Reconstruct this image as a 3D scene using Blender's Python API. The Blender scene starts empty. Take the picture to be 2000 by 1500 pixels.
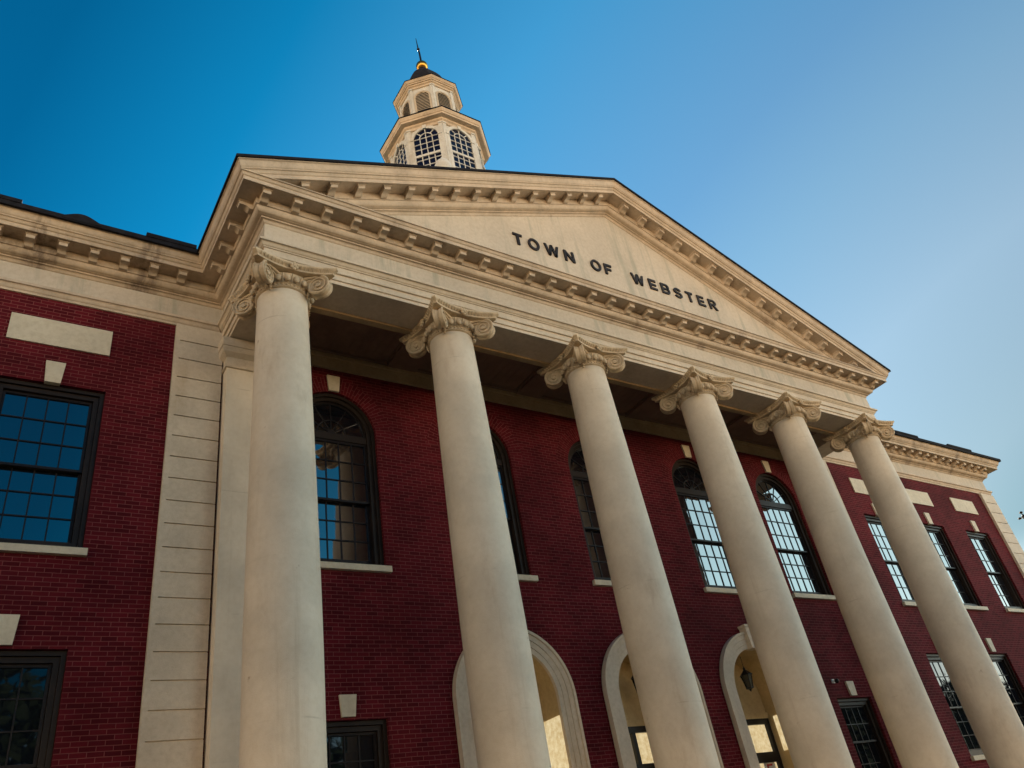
import bpy, math, random
from mathutils import Matrix, Vector
random.seed(7)
SC = bpy.context.scene
COL = SC.collection
PI = math.pi
# ------------------------------------------------------------------ camera
cam_d = bpy.data.cameras.new('camera')
cam = bpy.data.objects.new('camera', cam_d)
COL.objects.link(cam)
cam_d.sensor_width = 36.0
cam_d.lens = 36.0 * 1528.585 / 2000.0
cam_d.clip_start = 0.1
cam_d.clip_end = 3000
R = Matrix(((0.8322205727850289, -0.18252387180636365, -0.5235398308191771),
            (-0.530426719496439, -0.5370100472316925, -0.6559479433739093),
            (-0.16141999094785128, 0.8235928881389333, -0.5437263476505126)))
M4 = R.to_4x4()
M4.translation = Vector((-12.771, -13.23, -0.168))
cam.matrix_world = M4
SC.camera = cam
# ------------------------------------------------------------------ sky and sun
SUN_EL, SUN_AZ = math.radians(43), math.radians(22)      # azimuth measured from +Y (behind the hall) towards +X
sd = Vector((math.sin(SUN_AZ) * math.cos(SUN_EL), math.cos(SUN_AZ) * math.cos(SUN_EL), math.sin(SUN_EL)))
W = bpy.data.worlds.new('World')
SC.world = W
W.use_nodes = True
wn, wl = W.node_tree.nodes, W.node_tree.links
bg = wn['Background']
sky = wn.new('ShaderNodeTexSky')
sky.sky_type = 'NISHITA'
sky.sun_disc = False
sky.sun_elevation = SUN_EL
sky.sun_rotation = SUN_AZ
sky.air_density = 1.0
sky.dust_density = 0.0
sky.ozone_density = 2.0
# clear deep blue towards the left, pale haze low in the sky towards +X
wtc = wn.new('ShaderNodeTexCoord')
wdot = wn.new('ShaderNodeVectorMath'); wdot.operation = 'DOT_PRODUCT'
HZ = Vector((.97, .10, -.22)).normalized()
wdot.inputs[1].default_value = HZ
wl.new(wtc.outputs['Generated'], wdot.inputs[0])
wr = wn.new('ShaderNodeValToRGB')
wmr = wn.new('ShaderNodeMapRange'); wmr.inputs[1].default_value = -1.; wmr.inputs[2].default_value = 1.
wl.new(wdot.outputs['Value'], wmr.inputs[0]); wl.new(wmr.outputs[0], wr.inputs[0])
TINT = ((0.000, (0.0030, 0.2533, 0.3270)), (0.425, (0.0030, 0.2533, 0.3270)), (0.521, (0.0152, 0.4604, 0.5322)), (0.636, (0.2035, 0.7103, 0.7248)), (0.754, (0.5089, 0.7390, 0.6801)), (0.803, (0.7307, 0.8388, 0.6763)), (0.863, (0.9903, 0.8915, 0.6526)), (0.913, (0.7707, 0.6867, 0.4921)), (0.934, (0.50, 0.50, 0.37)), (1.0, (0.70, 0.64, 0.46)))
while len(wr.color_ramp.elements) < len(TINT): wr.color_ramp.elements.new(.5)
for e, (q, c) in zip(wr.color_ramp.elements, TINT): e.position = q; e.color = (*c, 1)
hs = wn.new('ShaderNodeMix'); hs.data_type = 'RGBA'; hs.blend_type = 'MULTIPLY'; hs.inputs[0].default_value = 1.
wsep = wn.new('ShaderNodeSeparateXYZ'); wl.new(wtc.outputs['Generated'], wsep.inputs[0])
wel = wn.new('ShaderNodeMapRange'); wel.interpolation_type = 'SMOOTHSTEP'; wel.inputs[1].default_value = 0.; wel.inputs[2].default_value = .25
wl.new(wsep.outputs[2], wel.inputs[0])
whz = wn.new('ShaderNodeMix'); whz.data_type = 'RGBA'; whz.inputs[6].default_value = (6.1, 3.95, 2.6, 1)     # warm band along the horizon, added to light the facade
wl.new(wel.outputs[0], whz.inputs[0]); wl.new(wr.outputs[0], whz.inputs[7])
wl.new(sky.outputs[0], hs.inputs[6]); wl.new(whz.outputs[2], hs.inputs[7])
# sky glow added off to the right, out of view, to brighten window reflections
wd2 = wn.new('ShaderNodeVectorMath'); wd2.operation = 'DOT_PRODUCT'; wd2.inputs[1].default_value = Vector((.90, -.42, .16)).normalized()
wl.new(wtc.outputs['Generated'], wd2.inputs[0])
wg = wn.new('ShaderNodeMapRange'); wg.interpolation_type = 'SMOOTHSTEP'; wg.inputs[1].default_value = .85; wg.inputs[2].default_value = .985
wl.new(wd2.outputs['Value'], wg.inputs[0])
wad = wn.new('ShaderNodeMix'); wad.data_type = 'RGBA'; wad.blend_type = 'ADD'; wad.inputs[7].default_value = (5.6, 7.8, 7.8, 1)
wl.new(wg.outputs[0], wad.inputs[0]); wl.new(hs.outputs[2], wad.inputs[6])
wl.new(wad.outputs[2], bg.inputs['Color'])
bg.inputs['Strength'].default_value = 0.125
sun_d = bpy.data.lights.new('sun', 'SUN')
sun_d.energy = 4.5
sun_d.angle = math.radians(0.5)
sun_d.color = (1.0, 0.9, 0.74)
sun = bpy.data.objects.new('sun', sun_d)
COL.objects.link(sun)
sun.rotation_euler = sd.to_track_quat('Z', 'Y').to_euler()
SC.view_settings.view_transform = 'Standard'
SC.view_settings.look = 'None'
SC.view_settings.gamma = 1.0
SC.view_settings.exposure = 0.92
SC.render.engine = 'CYCLES'

# ------------------------------------------------------------------ materials
def nodes_of(m):
    m.use_nodes = True
    return m.node_tree.nodes, m.node_tree.links, m.node_tree.nodes['Principled BSDF']

def mix(n, l, fac, a, b, mode='MIX'):
    x = n.new('ShaderNodeMix'); x.data_type = 'RGBA'; x.blend_type = mode
    for sock, v in ((x.inputs[0], fac), (x.inputs[6], a), (x.inputs[7], b)):
        if hasattr(v, 'links'): l.new(v, sock)
        elif isinstance(v, (int, float)): sock.default_value = v
        else: sock.default_value = (*v, 1)
    return x.outputs[2]

def ramp(n, l, fac, p0, p1):
    r = n.new('ShaderNodeMapRange'); r.interpolation_type = 'SMOOTHSTEP'
    r.inputs[1].default_value = p0; r.inputs[2].default_value = p1
    l.new(fac, r.inputs[0]); return r.outputs[0]

def noise(n, l, vec, scale, detail=4, rough=.55, stretch=None):
    if stretch:
        mp = n.new('ShaderNodeMapping'); mp.inputs['Scale'].default_value = stretch
        l.new(vec, mp.inputs['Vector']); vec = mp.outputs[0]
    t = n.new('ShaderNodeTexNoise'); t.inputs['Scale'].default_value = scale
    t.inputs['Detail'].default_value = detail; t.inputs['Roughness'].default_value = rough
    l.new(vec, t.inputs['Vector']); return t.outputs['Fac']

def painted(name, col, rough=.6, vary=.12, stain=None, amt=0., streak=(1, 1, .25), bump=.15, scale=1.3, thr=(.52, .75), fine=60):
    m = bpy.data.materials.new(name); n, l, b = nodes_of(m)
    g = n.new('ShaderNodeNewGeometry').outputs['Position']
    c = mix(n, l, ramp(n, l, noise(n, l, g, scale), .3, .7), [x * (1 - vary) for x in col], [min(1, x * (1 + vary)) for x in col])
    c = mix(n, l, ramp(n, l, noise(n, l, g, 11, 5, .7), .35, .75), c, mix(n, l, 1., c, (.94, .92, .89) if 'column' in name else (.86, .84, .8), 'MULTIPLY'))
    if stain:
        f = ramp(n, l, noise(n, l, g, 1.1, 8, .68, streak), *thr)
        mu = n.new('ShaderNodeMath'); mu.operation = 'MULTIPLY'; mu.inputs[1].default_value = amt; l.new(f, mu.inputs[0])
        c = mix(n, l, mu.outputs[0], c, stain)
    if name == 'stained_cream_cornice':                         # two old leaks below the gutter of the left wing
        s = n.new('ShaderNodeSeparateXYZ'); l.new(g, s.inputs[0])
        for cx, wd in ((-11.05, .42), (-12.95, .3), (15.9, .3), (18.9, .25)):
            d = n.new('ShaderNodeMath'); d.operation = 'ADD'; d.inputs[1].default_value = -cx; l.new(s.outputs[0], d.inputs[0])
            a = n.new('ShaderNodeMath'); a.operation = 'ABSOLUTE'; l.new(d.outputs[0], a.inputs[0])
            r = n.new('ShaderNodeMapRange'); r.interpolation_type = 'SMOOTHSTEP'; r.inputs[1].default_value = 0; r.inputs[2].default_value = wd; r.inputs[3].default_value = .6; r.inputs[4].default_value = 0.; l.new(a.outputs[0], r.inputs[0])
            k = n.new('ShaderNodeMath'); k.operation = 'MULTIPLY'; l.new(r.outputs[0], k.inputs[0]); l.new(ramp(n, l, noise(n, l, g, 3.5, 7, .7, (2, 1, .35)), .38, .62), k.inputs[1])
            c = mix(n, l, k.outputs[0], c, (.05, .025, .02))
    if name == 'cream_column_paint':                            # faint uneven drum joints and runs of grime
        s = n.new('ShaderNodeSeparateXYZ'); l.new(g, s.inputs[0])
        w = n.new('ShaderNodeMath'); w.operation = 'PINGPONG'; w.inputs[1].default_value = 1.12
        wo = n.new('ShaderNodeMath'); wo.operation = 'MULTIPLY_ADD'; wo.inputs[1].default_value = .03; l.new(noise(n, l, g, 1.2), wo.inputs[0]); l.new(s.outputs[2], wo.inputs[2])
        l.new(wo.outputs[0], w.inputs[0])
        jr = n.new('ShaderNodeMapRange'); jr.inputs[1].default_value = 0.; jr.inputs[2].default_value = .016; jr.inputs[3].default_value = 1.; jr.inputs[4].default_value = 0.; l.new(w.outputs[0], jr.inputs[0])
        jm = n.new('ShaderNodeMath'); jm.operation = 'MULTIPLY'; l.new(jr.outputs[0], jm.inputs[0]); l.new(ramp(n, l, noise(n, l, g, 2.2, 3), .45, .7), jm.inputs[1])
        jk = n.new('ShaderNodeMath'); jk.operation = 'MULTIPLY'; jk.inputs[1].default_value = .4; l.new(jm.outputs[0], jk.inputs[0])
        c = mix(n, l, jk.outputs[0], c, (.30, .23, .15))
        rn = n.new('ShaderNodeMath'); rn.operation = 'MULTIPLY'; rn.inputs[1].default_value = .30; l.new(ramp(n, l, noise(n, l, g, 5., 5, .7, (1, 1, .045)), .56, .75), rn.inputs[0])
        c = mix(n, l, rn.outputs[0], c, (.42, .33, .22))
        sp = n.new('ShaderNodeMath'); sp.operation = 'MULTIPLY'; sp.inputs[1].default_value = .7; l.new(ramp(n, l, noise(n, l, g, 3.1, 9, .75), .645, .74), sp.inputs[0])
        c = mix(n, l, sp.outputs[0], c, (.26, .16, .08))
    l.new(c, b.inputs['Base Color'])
    b.inputs['Roughness'].default_value = rough; b.inputs['Specular IOR Level'].default_value = .25
    if bump:
        bp = n.new('ShaderNodeBump'); bp.inputs['Strength'].default_value = bump; bp.inputs['Distance'].default_value = .01
        l.new(noise(n, l, g, fine, 4, .6), bp.inputs['Height']); l.new(bp.outputs[0], b.inputs['Normal'])
    return m

def brick_mat(name, uv=False):
    m = bpy.data.materials.new(name); n, l, b = nodes_of(m)
    g = n.new('ShaderNodeNewGeometry').outputs['Position']
    if uv:
        vec = n.new('ShaderNodeUVMap').outputs[0]
    else:
        s = n.new('ShaderNodeSeparateXYZ'); l.new(g, s.inputs[0])
        ad = n.new('ShaderNodeMath'); ad.operation = 'ADD'; l.new(s.outputs[0], ad.inputs[0]); l.new(s.outputs[1], ad.inputs[1])
        cb = n.new('ShaderNodeCombineXYZ'); l.new(ad.outputs[0], cb.inputs[0]); l.new(s.outputs[2], cb.inputs[1]); vec = cb.outputs[0]
        # courses are never laid dead straight
        w = n.new('ShaderNodeVectorMath'); w.operation = 'ADD'; l.new(vec, w.inputs[0])
        nn = n.new('ShaderNodeTexNoise'); nn.inputs['Scale'].default_value = 1.7; l.new(g, nn.inputs['Vector'])
        sc = n.new('ShaderNodeVectorMath'); sc.operation = 'SCALE'; sc.inputs[3].default_value = .012; l.new(nn.outputs['Color'], sc.inputs[0])
        l.new(sc.outputs[0], w.inputs[1]); vec = w.outputs[0]
    t = n.new('ShaderNodeTexBrick'); l.new(vec, t.inputs['Vector'])
    t.inputs['Scale'].default_value = 1; t.inputs['Brick Width'].default_value = .225
    t.inputs['Row Height'].default_value = .0745; t.inputs['Mortar Size'].default_value = .0065
    t.inputs['Mortar Smooth'].default_value = .25; t.inputs['Bias'].default_value = -.1
    t.inputs['Color1'].default_value = (.125, .0095, .0165, 1); t.inputs['Color2'].default_value = (.070, .0053, .0095, 1)
    t.inputs['Mortar'].default_value = (.20, .055, .055, 1)
    c = t.outputs['Color']
    c = mix(n, l, ramp(n, l, noise(n, l, g, .55, 5, .6), .35, .7), c, mix(n, l, 1., c, (.62, .55, .58), 'MULTIPLY'))
    c = mix(n, l, ramp(n, l, noise(n, l, g, 4, 6, .7, (1, 1, .3)), .62, .8), c, mix(n, l, 1., c, (1.35, 1.5, 1.5), 'MULTIPLY'))
    l.new(c, b.inputs['Base Color']); b.inputs['Roughness'].default_value = .85; b.inputs['Specular IOR Level'].default_value = .12
    bp = n.new('ShaderNodeBump'); bp.inputs['Strength'].default_value = .5; bp.inputs['Distance'].default_value = .008; bp.invert = True
    l.new(t.outputs['Fac'], bp.inputs['Height']); l.new(bp.outputs[0], b.inputs['Normal'])
    return m

def glass_mat(name, ior=2.0, col=(.004, .006, .010)):
    m = bpy.data.materials.new(name); n, l, b = nodes_of(m)
    b.inputs['Base Color'].default_value = (*col, 1); b.inputs['Roughness'].default_value = .025; b.inputs['IOR'].default_value = ior
    g = n.new('ShaderNodeNewGeometry').outputs['Position']
    bp = n.new('ShaderNodeBump'); bp.inputs['Strength'].default_value = .05; bp.inputs['Distance'].default_value = .02
    l.new(noise(n, l, g, 2.5, 2), bp.inputs['Height']); l.new(bp.outputs[0], b.inputs['Normal'])
    return m

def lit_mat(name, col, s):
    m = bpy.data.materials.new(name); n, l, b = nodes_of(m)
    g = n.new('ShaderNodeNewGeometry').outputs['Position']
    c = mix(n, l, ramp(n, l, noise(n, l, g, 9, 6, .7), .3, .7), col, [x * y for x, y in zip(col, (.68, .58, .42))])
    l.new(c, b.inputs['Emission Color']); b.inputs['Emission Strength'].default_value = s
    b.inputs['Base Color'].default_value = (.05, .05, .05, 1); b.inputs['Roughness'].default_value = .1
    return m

def plain(name, col, rough=.5, metal=0.):
    m = painted(name, col, rough, .18, bump=.1)
    m.node_tree.nodes['Principled BSDF'].inputs['Metallic'].default_value = metal
    return m

CREAM = (.62, .53, .42)
MAT = dict(
    column=painted('cream_column_paint', (.66, .58, .47), .6, .11, (.36, .25, .15), .6, (1, 1, .3), .25, .9, (.56, .78)),
    cream=painted('cream_stone_paint', CREAM, .6, .09, (.36, .25, .14), .45, (1, 1, .35), .25),
    cornice=painted('weathered_cream_cornice', (.57, .465, .36), .62, .12, (.15, .085, .055), .5, (1.2, 1.2, .7), .3, 2.1, (.56, .74)),
    dirty=painted('stained_cream_cornice', (.53, .42, .31), .65, .16, (.06, .032, .022), .7, (1.5, 1.5, .5), .3, 2.1, (.52, .72)),
    capital=painted('dusty_cream_capital', (.60, .48, .335), .65, .14, (.2, .13, .075), .5, (1, 1, .8), .3, 5.),
    tymp=painted('cream_pediment_plaster', (.58, .51, .425), .65, .08, (.30, .30, .24), .6, (3.2, 3.2, .22), .3, .6, (.5, .70)),
    panel=painted('cream_panel', (.64, .575, .45), .6, .07, (.3, .25, .18), .3),
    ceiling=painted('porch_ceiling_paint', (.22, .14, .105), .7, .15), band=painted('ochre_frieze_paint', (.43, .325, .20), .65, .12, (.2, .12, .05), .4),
    porch=painted('porch_plaster', (.58, .43, .22), .6, .12, (.3, .19, .08), .4),
    brick=brick_mat('maroon_brick'), brickuv=brick_mat('maroon_brick_radial', True),
    bronze=painted('dark_brown_frame', (.017, .0105, .0075), .45, .3, bump=.1),
    sash=painted('near_black_sash', (.012, .009, .010), .4, .2, bump=.05),
    black=painted('black_metal', (.008, .008, .010), .4, .2, bump=.05),
    slate=painted('black_slate', (.012, .012, .017), .95, .35, (.03, .027, .028), .4, (2, 2, 2), .4, 6),
    letter=painted('dark_bronze_letter', (.022, .015, .012), .45, .2, bump=.05),
    white=painted('cupola_paint', (.60, .60, .575), .6, .1, (.34, .25, .16), .5, (1, 1, .4), .25, 2.),
    louvre=painted('louvre_paint', (.5, .43, .34), .65, .12),
    glass=glass_mat('window_glass', 3.1), gglass=glass_mat('ground_floor_glass', 1.55), cglass=glass_mat('cupola_glass', 1.5, (.006, .006, .02)),
    gold=plain('gilded_ball', (.62, .34, .07), .3, 1.),
    lit=lit_mat('lobby_glass_and_jamb_glow', (1., .82, .48), .42),
    paper=plain('white_paper', (.8, .78, .74), .8), red=plain('red_print', (.55, .03, .03), .7),
    lamp=glass_mat('lantern_glass', 1.5, (.05, .045, .03)),
    grass=painted('dry_lawn', (.085, .075, .03), .9, .3, bump=.4),
    paving=painted('tan_paving', (.085, .06, .036), .85, .12, bump=.3),
    asphalt=painted('asphalt', (.05, .05, .05), .9, .2), line=plain('road_paint', (.75, .72, .62), .8),
    kerb=plain('concrete_kerb', (.36, .34, .3), .85),
    bark=plain('tree_bark', (.09, .06, .04), .9), leaf=plain('tree_leaf', (.022, .034, .012), .7),
)

# ------------------------------------------------------------------ mesh helpers
class MB:
    def __init__(s): s.v = []; s.f = []; s.m = []; s.uv = {}; s.cur = 0
    def face(s, pts, uv=None):
        i = len(s.v); s.v += [tuple(p) for p in pts]
        s.f.append(tuple(range(i, i + len(pts)))); s.m.append(s.cur)
        if uv: s.uv[len(s.f) - 1] = uv
    def grid(s, rows, closed_u=False, closed_v=False):
        i = len(s.v); nu, nv = len(rows), len(rows[0])
        for r in rows: s.v += [tuple(p) for p in r]
        for a in range(nu if closed_u else nu - 1):
            for b in range(nv if closed_v else nv - 1):
                a2, b2 = (a + 1) % nu, (b + 1) % nv
                s.f.append((i + a * nv + b, i + a2 * nv + b, i + a2 * nv + b2, i + a * nv + b2)); s.m.append(s.cur)
    def box(s, x0, x1, y0, y1, z0, z1):
        P = [(x0, y0, z0), (x1, y0, z0), (x1, y1, z0), (x0, y1, z0), (x0, y0, z1), (x1, y0, z1), (x1, y1, z1), (x0, y1, z1)]
        i = len(s.v); s.v += P
        for q in ((0, 3, 2, 1), (4, 5, 6, 7), (0, 1, 5, 4), (1, 2, 6, 5), (2, 3, 7, 6), (3, 0, 4, 7)):
            s.f.append(tuple(i + k for k in q)); s.m.append(s.cur)
    def prism(s, poly, y0, y1):            # polygon in x,z ; extruded in y
        n = len(poly)
        s.face([(x, y0, z) for x, z in poly]); s.face([(x, y1, z) for x, z in reversed(poly)])
        for k in range(n):
            a, b = poly[k], poly[(k + 1) % n]
            s.face([(a[0], y0, a[1]), (a[0], y1, a[1]), (b[0], y1, b[1]), (b[0], y0, b[1])])
    def lathe(s, prof, n=32, c=(0, 0, 0), a0=0.):
        rows = [[(c[0] + r * math.cos(a0 + 2 * PI * k / n), c[1] + r * math.sin(a0 + 2 * PI * k / n), c[2] + z) for k in range(n)] for r, z in prof]
        s.grid(rows, closed_v=True)
    def tube(s, pts, r, n=8, flat=None):
        rows = []
        for k, p in enumerate(pts):
            p = Vector(p); d = (Vector(pts[min(k + 1, len(pts) - 1)]) - Vector(pts[max(k - 1, 0)])).normalized()
            u = d.orthogonal().normalized() if k == 0 else (u - d * u.dot(d)).normalized()
            w = d.cross(u); rr = r[k] if isinstance(r, (list, tuple)) else r
            rows.append([p + rr * (math.cos(2 * PI * j / n) * u + math.sin(2 * PI * j / n) * w) for j in range(n)])
        s.grid(rows, closed_v=True); s.face(rows[0][::-1]); s.face(rows[-1])
    def ball(s, c, r, n=12, k=8):
        rx, ry, rz = r if isinstance(r, (tuple, list)) else (r, r, r)
        s.grid([[(c[0] + rx * math.sin(PI * (i + .001) / (k + .002)) * math.cos(2 * PI * j / n), c[1] + ry * math.sin(PI * (i + .001) / (k + .002)) * math.sin(2 * PI * j / n), c[2] + rz * math.cos(PI * (i + .001) / (k + .002))) for j in range(n)] for i in range(k + 1)], closed_v=True)
    def arcband(s, r0, r1, zc, y0, y1, a0=0., a1=PI, n=28, xc=0.):
        rows = []
        for k in range(n + 1):
            a = a0 + (a1 - a0) * k / n; c, q = math.cos(a), math.sin(a)
            rows.append([(xc + r0 * c, y0, zc + r0 * q), (xc + r1 * c, y0, zc + r1 * q), (xc + r1 * c, y1, zc + r1 * q), (xc + r0 * c, y1, zc + r0 * q)])
        s.grid(rows, closed_v=True); s.face(rows[0]); s.face(rows[-1][::-1])
    def xform(s, M, start=0):
        s.v[start:] = [tuple(M @ Vector(p)) for p in s.v[start:]]
    def mesh(s, name, mats, smooth=None):
        me = bpy.data.meshes.new(name); me.from_pydata(s.v, [], s.f); me.update()
        for m in (mats if isinstance(mats, (list, tuple)) else [mats]): me.materials.append(m)
        me.polygons.foreach_set('material_index', s.m)
        if s.uv:
            u = me.uv_layers.new(name='UVMap')
            for fi, c in s.uv.items():
                for li, q in zip(me.polygons[fi].loop_indices, c): u.data[li].uv = q
        import bmesh
        bm = bmesh.new(); bm.from_mesh(me)
        bmesh.ops.remove_doubles(bm, verts=bm.verts, dist=1e-5)
        bmesh.ops.recalc_face_normals(bm, faces=bm.faces); bm.to_mesh(me); bm.free()
        if smooth:
            me.polygons.foreach_set('use_smooth', [True] * len(me.polygons)); me.set_sharp_from_angle(angle=math.radians(smooth))
        me.update(); return me

WL = {}
def obj(name, me, parent=None, loc=(0, 0, 0), rz=0., label=None):
    o = bpy.data.objects.new(name, me); COL.objects.link(o)
    L = Vector(loc); WL[o.name] = L
    if parent: o.parent = parent; o.location = L - WL[parent.name]
    else: o.location = L
    if rz: o.rotation_euler = (0, 0, rz)
    if label: o['label'] = label
    return o
def tag(o, label, cat, group=None):
    o['label'] = label; o['category'] = cat
    if group: o['group'] = group
    return o
def structure(o): o['kind'] = 'structure'; return o

GZ = -1.77          # ground
PF = -0.75          # porch floor
# ------------------------------------------------------------------ ground
b = MB(); b.box(-900, 900, -900, 900, GZ - .5, GZ); structure(obj('ground', b.mesh('ground', MAT['grass'])))
b = MB(); b.face([(-40, -34, GZ + .004), (40, -34, GZ + .004), (40, -1, GZ + .004), (-40, -1, GZ + .004)]); structure(obj('forecourt', b.mesh('forecourt', MAT['paving'])))
b = MB(); b.face([(-400, -46, GZ + .004), (400, -46, GZ + .004), (400, -37, GZ + .004), (-400, -37, GZ + .004)]); structure(obj('road', b.mesh('road', MAT['asphalt'])))
b = MB()
for k in range(-30, 30): b.face([(k * 6, -41.57, GZ + .008), (k * 6 + 3, -41.57, GZ + .008), (k * 6 + 3, -41.43, GZ + .008), (k * 6, -41.43, GZ + .008)])
structure(obj('road_marking', b.mesh('road_marking', MAT['line'])))
b = MB(); b.box(-400, 400, -37, -36.82, GZ, GZ + .13); structure(obj('kerb', b.mesh('kerb', MAT['kerb'])))

# ------------------------------------------------------------------ dimensions fitted from the photograph
XF, YF, YC = 9.49, -2.734, -2.293
COLX = (-9.0, -5.43, -1.838, 1.838, 5.43, 9.0)
WX = 21.47
ZB, ZTOP = 10.41, 11.83
ARCHX = (-7.1, -3.62, 0., 3.62, 7.1)
WINGX = (12.3, 15.5, 18.7)
hall = bpy.data.objects.new('town_hall', None); COL.objects.link(hall); hall.location = (0, 0, GZ); WL['town_hall'] = Vector((0, 0, GZ))
tag(hall, 'maroon brick town hall with a six column cream portico and octagonal cupola', 'building')

# ------------------------------------------------------------------ brick walls with real openings
def band(b, x0, x1, z0, z1, ops, y=0., depth=.42):
    ops = sorted(ops); x = x0
    def q(xa, xb, za, zb):
        if xb - xa > 1e-4 and zb - za > 1e-4: b.face([(xa, y, za), (xb, y, za), (xb, y, zb), (xa, y, zb)])
    for xc, hw, zb, zt, arch in ops:
        l, r = xc - hw, xc + hw
        q(x, l, z0, z1); q(l, r, z0, zb)
        if arch:
            n = 24; P = [(xc - hw * math.cos(PI * k / n), zt + hw * math.sin(PI * k / n)) for k in range(n + 1)]
        else: P = [(l, zt), (r, zt)]
        for a, c in zip(P, P[1:]): b.face([(a[0], y, a[1]), (c[0], y, c[1]), (c[0], y, z1), (a[0], y, z1)])
        loop = [(l, zb)] + P + [(r, zb)]
        for a, c in zip(loop, loop[1:] + loop[:1]):
            if a[1] == c[1] == zb and zb <= z0 + .001: continue
            b.face([(a[0], y, a[1]), (a[0], y + depth, a[1]), (c[0], y + depth, c[1]), (c[0], y, c[1])])
        x = r
    q(x, x1, z0, z1)
b = MB()
up = [(s * x, .85, 5.54, 8.58, 0) for x in WINGX for s in (-1, 1)] + [(x, .93, 5.58, 8.57, 1) for x in ARCHX]
lo = [(s * x, .85, 1.09, 3.97, 0) for x in WINGX for s in (-1, 1)] + [(s * 7.1, .74, .55, 2.80, 0) for s in (-1, 1)] + [(x, 1.03, PF, 3.05, 1) for x in (-3.62, 0, 3.62)]
band(b, -WX, WX, 4.9, 10.598, up); band(b, -WX, WX, PF, 4.9, lo)
for s in (-1, 1):
    b.face([(s * WX, 0, GZ), (s * WX, 14, GZ), (s * WX, 14, 10.598), (s * WX, 0, 10.598)])
b.face([(-WX, 14, GZ), (WX, 14, GZ), (WX, 14, 10.598), (-WX, 14, 10.598)])
obj('wall', b.mesh('wall', MAT['brick']), hall)
b = MB(); b.box(-WX - .06, WX + .06, -.07, 14.06, GZ, PF); obj('plinth', b.mesh('plinth', MAT['cream']), hall)
b = MB(); b.box(-10.3, 10.3, -3.5, -.07, GZ, PF - .004); b2 = 6
for k in range(5): b.box(-10.3, 10.3, -3.5 - .36 * (k + 1), -3.5 - .36 * k, GZ, PF - .17 * (k + 1))
obj('porch_steps', b.mesh('porch_steps', MAT['kerb']), hall)

# ------------------------------------------------------------------ windows
def ring(b, hw, z0, z1, t, y0, y1):
    b.box(-hw, -hw + t, y0, y1, z0, z1); b.box(hw - t, hw, y0, y1, z0, z1)
    b.box(-hw + t, hw - t, y0, y1, z1 - t, z1); b.box(-hw + t, hw - t, y0, y1, z0, z0 + t)
def sash_mesh(hw, z0, z1, y, ncol, nrow, rail=.045, name='sash'):
    b = MB(); ring(b, hw, z0, z1, rail, y - .03, y + .03)
    g0, g1 = -hw + rail, hw - rail
    for k in range(1, ncol): x = g0 + (g1 - g0) * k / ncol; b.box(x - .011, x + .011, y - .016, y + .004, z0 + rail, z1 - rail)
    h0, h1 = z0 + rail, z1 - rail
    for k in range(1, nrow): z = h0 + (h1 - h0) * k / nrow; b.box(g0, g1, y - .0175, y + .0035, z - .011, z + .011)
    return b.mesh(name, MAT['sash'])
def glass_mesh(hw, z0, z1, y, m='glass', nc=4, nr=3):
    b = MB()                                                   # old panes: each one puttied in at its own slight tilt
    for i in range(nc):
        for k in range(nr):
            xa, xb = -hw + 2 * hw * i / nc, -hw + 2 * hw * (i + 1) / nc; za, zb = z0 + (z1 - z0) * k / nr, z0 + (z1 - z0) * (k + 1) / nr
            tx, tz = random.gauss(0, .0008), random.gauss(0, .0006)
            b.face([(xa, y - tx - tz, za), (xb, y + tx - tz, za), (xb, y + tx + tz, zb), (xa, y - tx + tz, zb)])
    b.box(-hw, hw, y + .008, y + .012, z0, z1)
    return b.mesh('glass', MAT[m])
def key_mesh(wt, wb, z0, z1, y0=-.05):
    b = MB(); b.prism([(-wb, z0), (wb, z0), (wt, z1), (-wt, z1)], y0, .05); return b.mesh('keystone', MAT['panel'])
def sill_mesh(hw, z1, h=.12):
    b = MB(); b.prism([(-hw, z1 - h), (hw, z1 - h), (hw, z1), (-hw, z1)], -.09, .12); return b.mesh('sill', MAT['panel'])
def rect_casing(hw, z0, z1):
    b = MB(); ring(b, hw - .004, z0 + .003, z1 - .004, .07, .07, .17); ring(b, hw - .076, z0 + .075, z1 - .078, .085, .12, .34)
    b.box(-hw + .07, hw - .07, .36, .40, z0, z1)
    return b.mesh('window_casing', MAT['bronze'])
def make_window(hw, z0, z1, zm, ncol, nrow, kz, sillhw, sillz, gm='glass'):
    """double hung window; returns dict of meshes, all in coordinates local to its centre line"""
    gh = hw - .165
    d = dict(case=rect_casing(hw, z0, z1))
    d['subs'] = [('upper_sash', sash_mesh(gh, zm, z1 - .165, .21, ncol, nrow), ), ('lower_sash', sash_mesh(gh, z0 + .16, zm + .05, .28, ncol, nrow),),
                 ('glass', glass_mesh(gh - .03, zm + .02, z1 - .18, .212, gm)), ('glass', glass_mesh(gh - .03, z0 + .18, zm + .03, .282, gm)),
                 ('sill', sill_mesh(sillhw, sillz)), ('keystone', key_mesh(.155, .122, *kz))]
    return d
def place(d, x, name='window', label=None):
    w = obj(name, d['case'], hall, (x, 0, 0), label=label)
    for s in d['subs']: obj(s[0], s[1], w, (x, 0, 0))
    return w
wu = make_window(.85, 5.54, 8.58, 7.0, 4, 3, (8.572, 9.01), .91, 5.54)
wg = make_window(.85, 1.09, 3.97, 2.41, 4, 3, (4.015, 4.455), .91, 1.09, 'gglass')
wp = make_window(.74, .55, 2.80, 1.73, 4, 2, (2.845, 3.205), .82, .55, 'gglass')
for s in (-1, 1):
    for x in WINGX:
        place(wu, s * x); place(wg, s * x)
    place(wp, s * 7.1)
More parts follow.
